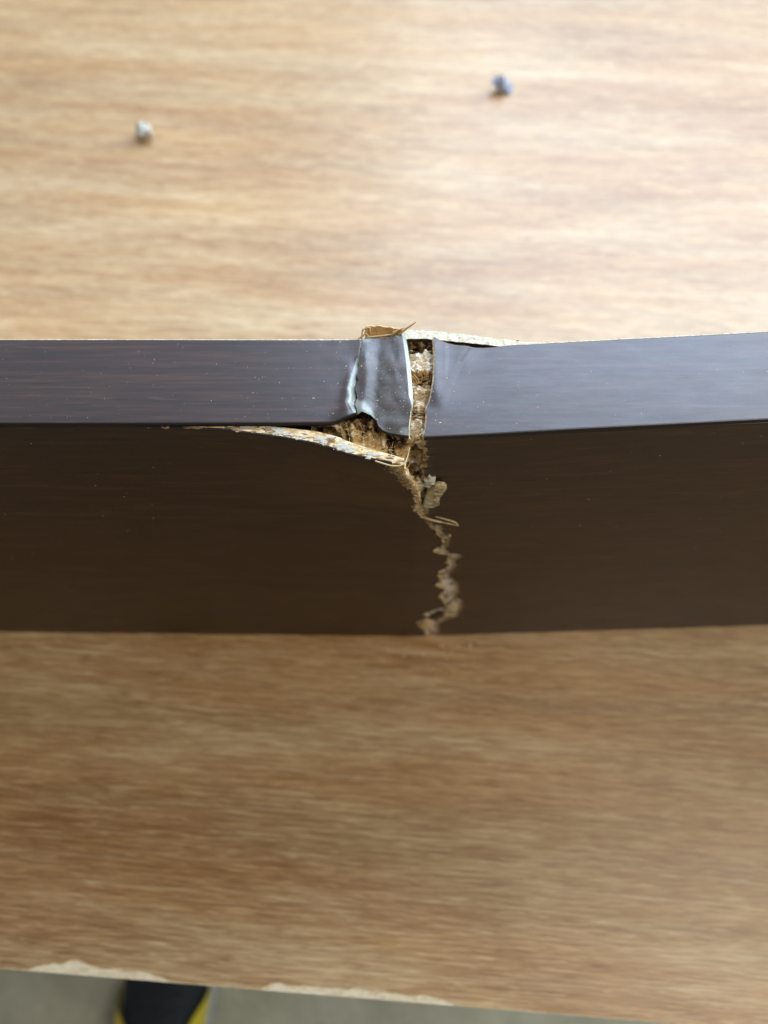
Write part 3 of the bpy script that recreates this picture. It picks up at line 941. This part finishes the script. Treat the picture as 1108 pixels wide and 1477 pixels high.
for _ in range(650):                      # across the top crack
    yy = random.uniform(90.5, 119)
    if 116.3 < yy < 118.9 and random.random() < 0.85:
        continue
    if 107.0 < yy < 109.8 and random.random() < 0.7:
        continue
    xl = float(np.interp(yy, [p[1] for p in MID_RIGHT], [p[0] for p in MID_RIGHT]))
    xr = float(np.interp(yy, [p[1] for p in RT_LEFT], [p[0] for p in RT_LEFT]))
    fibre((random.uniform(xl, xr), yy, 150.4 + random.gauss(0, 0.35)), (random.choice((-1, 1)), random.gauss(0, .35), random.gauss(0.1, .3)), random.uniform(0.5, 2.2), random.uniform(0.03, 0.075))
nA = len(F)
for _ in range(800):                     # along both torn edges of the front foil
    z = random.uniform(1, 148)
    left = random.random() < 0.55
    i = int(np.searchsorted(ZS, z))
    xb = (XL_F if left else XR_F)[min(i, len(ZS) - 1)]
    yy = float(y_front(xb, z)) - (float(bulge(xb, z)) if left else 0)
    sgn = -1 if left else 1
    fibre((xb - sgn * random.uniform(0, .5), yy - 0.05 + random.uniform(0, .3), z), (sgn * random.uniform(-0.4, 1), random.gauss(-.25, .2), random.gauss(0, .25)), random.uniform(0.25, 0.9), random.uniform(0.03, 0.08))
for _ in range(320):                      # fringe under the sprung layer
    z = random.uniform(138, 150)
    i = int(np.searchsorted(ZS, z))
    a, b = XL_F[i], XL_L[i]
    xx = random.uniform(a - 0.3, b)
    fibre((xx, float(y_front(xx, z) - bulge(xx, z)) + 0.1, z), (random.uniform(-1, 1), random.gauss(-.15, .15), random.gauss(0, .2)), random.uniform(0.4, 1.5), random.uniform(0.04, 0.09))
for _ in range(170):                      # inside the hole
    xx, yy = random.uniform(-9, 6), random.uniform(87.5, 97)
    fibre((xx, yy, 149.6 + random.gauss(0, .5)), (random.gauss(0, 1), random.gauss(0, .7), random.gauss(.1, .5)), random.uniform(0.4, 1.6), random.uniform(0.04, 0.10))
hole_n = len(F) - nA
fo = mesh('torn_fibre', V, F, [M['cream'], M['splinter']], None, board)
fo['kind'] = 'stuff'
mi = np.zeros(len(fo.data.polygons), np.int32)
mi[::1] = (RNG.random(len(mi) // 8 + 1) < 0.35).astype(np.int32).repeat(8)[:len(mi)]
fo.data.polygons.foreach_set('material_index', mi)

# ------------------------------------------------------------------ dust specks on the foil (uncountable)
V, F = [], []


def speck(p, nrm, size):
    nrm = Vector(nrm).normalized()
    a = nrm.orthogonal().normalized()
    b = nrm.cross(a)
    k0 = len(V)
    an0 = random.random() * 6.28
    st = random.uniform(0.5, 2.2)
    ang = random.random() * 3.14
    for k in range(5):
        an = an0 + k * 1.2566
        c, s_ = math.cos(an) * st, math.sin(an)
        c, s_ = c * math.cos(ang) - s_ * math.sin(ang), c * math.sin(ang) + s_ * math.cos(ang)
        q = Vector(p) + (a * c + b * s_) * size * random.uniform(0.6, 1.1) + nrm * 0.01
        V.append(tuple(q))
    V.append(tuple(Vector(p) + nrm * size * 0.7))
    for k in range(5):
        F.append((k0 + k, k0 + (k + 1) % 5, k0 + 5))


for P_, cnt in zip(TOPS, (300, 261, 300)):
    N_ = normals(P_)
    for _ in range(cnt):
        i = random.randrange(3, P_.shape[0] - 3)
        j = random.randrange(2, P_.shape[1] - 2)
        if P_[i, j, 0] > 100 or P_[i, j, 0] < -100:
            continue
        jit = np.array([random.uniform(-.3, .3) if cnt == 300 else 0.0, random.uniform(-.1, .1), 0.012])
        nn = N_[i, j] * (1 if N_[i, j, 2] > 0 else -1)
        speck(P_[i, j] + jit, nn, abs(random.gauss(0, 0.032)) + 0.02)
for _ in range(60):
    x = random.uniform(-92, 92)
    if -12 < x < 24:
        continue
    speck((x, random.uniform(float(y_front(x, H)) + 1.2, float(y_back(x)) - 1.0), H + 0.03), (0, 0, 1), abs(random.gauss(0, 0.03)) + 0.025)
for _ in range(230):
    x = random.uniform(-120, 120)
    z = random.uniform(40, 149)
    if -40 < x < 24:
        continue
    speck((x, float(y_front(x, z)) - (float(bulge(x, z)) if x < 0 else 0) - 0.02, z), (0, -1, 0), abs(random.gauss(0, 0.05)) + 0.035)
d = mesh('dust', V, F, M['dust'], smooth=False)
tag(d, 'pale dust specks scattered over the dark board', 'dust', kind='stuff')


V, F = [], []
for P_, cnt in zip(TOPS, (26, 22, 34)):
    N_ = normals(P_)
    done = 0
    while done < cnt:
        i = random.randrange(3, P_.shape[0] - 3)
        j = random.randrange(2, P_.shape[1] - 2)
        if not -22 < P_[i, j, 0] < 30:
            continue
        done += 1
        nn = N_[i, j] * (1 if N_[i, j, 2] > 0 else -1)
        speck(P_[i, j] + nn * 0.01, nn, abs(random.gauss(0, 0.07)) + 0.04)
for _ in range(60):
    speck((random.gauss(17, 16), 90 - abs(random.gauss(0, 9)), 0.02), (0, 0, 1), abs(random.gauss(0, 0.25)) + 0.12)
d = mesh('sawdust', V, F, M['cream'], smooth=False)
tag(d, 'tan sawdust crumbs scattered round the crack', 'sawdust', kind='stuff')

# ------------------------------------------------------------------ crumbs on the plywood behind the board
def crumb(name, loc, dims, mat, label, seed, rot):
    V, F = [], []
    nu, nv = 8, 5
    rg_ = np.random.default_rng(seed)
    for i in range(nv + 1):
        th = math.pi * i / nv
        for j in range(nu):
            ph = 2 * math.pi * j / nu
            v = np.array([math.sin(th) * math.cos(ph), math.sin(th) * math.sin(ph), math.cos(th)])
            v = np.sign(v) * np.abs(v) ** 0.9
            r_ = 0.25 + 1.45 * float(fbm(v[0] * 1.5 + 5, v[1] * 1.5 + 5, v[2] * 1.5 + 5, seed=seed, oct=3))
            V.append(v * r_ * np.array(dims) * 0.5 * (0.5 + 1.0 * rg_.random(3)))
    for i in range(nv):
        for j in range(nu):
            j2 = (j + 1) % nu
            F.append((i * nu + j, (i + 1) * nu + j, (i + 1) * nu + j2, i * nu + j2))
    V = np.array(V)
    V[:, 2] -= V[:, 2].min()
    hz = V[:, 2:3] / V[:, 2].max()
    V[:, :2] *= 1.1 - 0.5 * hz ** 1.3
    V[:, :2] += hz * np.array([1.2, 1.5])
    o = mesh(name, V, F, mat, smooth=False)
    o.location = Vector(loc) * MM
    o.rotation_euler = (0, 0, rot)
    return tag(o, label, 'crumb', 'crumbs on the plywood')


crumb('wood_crumb', (-143, 400, 0), (9, 12, 7.5), M['crumb_white'], 'pale grey crumb lying on the plywood, left of the two', 3, 0.4)
crumb('wood_crumb', (73, 445, 0), (9.5, 12, 7), M['crumb_blue'], 'blue-grey crumb lying on the plywood, right of the two', 8, 1.1)

# ------------------------------------------------------------------ shoe on the floor in front of the bench
shoe = empty('shoe', (-228, -140, FLOOR))
tag(shoe, 'black sports shoe with yellow side panels on the floor below the plywood', 'shoe')
# stations along the shoe, heel to toe: y, half width, instep height, centre shift
ST = [(-245, 20, 62, 0), (-235, 30, 76, 0), (-200, 34, 84, 0), (-170, 35, 86, 0), (-140, 37, 82, 1), (-105, 40, 74, 2), (-70, 44, 62, 3), (-35, 47, 52, 2), (-5, 44, 46, 0), (15, 35, 38, -3), (27, 20, 27, -5), (31, 7, 20, -5)]
ST = np.array(ST, float)
yy = np.linspace(-245, 31, 60)
hw = np.interp(yy, ST[:, 0], ST[:, 1])
hh = np.interp(yy, ST[:, 0], ST[:, 2])
cs = np.interp(yy, ST[:, 0], ST[:, 3])
NA = 29


def upper_pt(i, a, grow=0.0):
    c, s = math.cos(a), math.sin(a)
    px = -228 + cs[i] + (hw[i] + grow) * np.sign(c) * abs(c) ** 0.75
    pz = FLOOR + 20 + (hh[i] - 20 + grow) * abs(s) ** 0.85
    return (px, yy[i], pz)


P = np.array([[upper_pt(i, math.pi * k / (NA - 1)) for k in range(NA)] for i in range(60)])
mesh('upper', P.reshape(-1, 3), grid_faces(60, NA), M['shoe_dark'], None, shoe)
for s in (0, 1):
    a0, a1 = (R(2), R(40)) if s == 0 else (R(112), R(178))
    rows_ = []
    idx = [i for i in range(60) if -215 < yy[i] < -88]
    for i in idx:
        cut = 1 - sstep(-122, -88, yy[i])
        lo, hi = a0, a1
        if s == 0:
            hi = a0 + (a1 - a0) * (0.1 + 0.9 * float(cut))
        else:
            lo = a1 - (a1 - a0) * (0.1 + 0.9 * float(cut))
        rows_.append([upper_pt(i, lo + (hi - lo) * k / 8, 5.0) for k in range(9)])
    P = np.array(rows_)
    mesh('side_panel', P.reshape(-1, 3), grid_faces(len(idx), 9), M['shoe_yellow'], None, shoe)
# sole
Vs, Fs = [], []
prof = [(0.0, 0.5), (0.96, 0.5), (1.0, 4), (1.0, 16), (0.97, 21), (0.86, 23)]
for i in range(60):
    for sgn in (-1, 1):
        for (f_, z_) in prof:
            Vs.append((-228 + cs[i] + sgn * ((hw[i] + (9 if sgn > 0 else 4)) * f_), yy[i] * 1.02, FLOOR + z_))
np_ = len(prof)
for i in range(59):
    for sgn in (0, 1):
        b0, b1 = (i * 2 + sgn) * np_, ((i + 1) * 2 + sgn) * np_
        for k in range(np_ - 1):
            q = (b0 + k, b0 + k + 1, b1 + k + 1, b1 + k)
            Fs.append(q if sgn else q[::-1])
for i in (0, 59):
    b = i * 2 * np_
    Fs.append(tuple(b + k for k in range(np_)) + tuple(b + np_ + k for k in range(np_))[::-1])
mesh('sole', Vs, Fs, M['shoe_sole'], None, shoe)
for k in range(6):
    y0 = -75 - k * 15
    i = int(np.argmin(np.abs(yy - y0)))
    i2 = int(np.argmin(np.abs(yy - (y0 - 10))))
    pts = [np.array(upper_pt(i if a < 90 else i2, R(a), 2.0)) for a in range(58, 123, 8)]
    v, f_ = tube(pts, 2.6, 6)
    mesh('lace', v, f_, M['shoe_dark'], None, shoe)
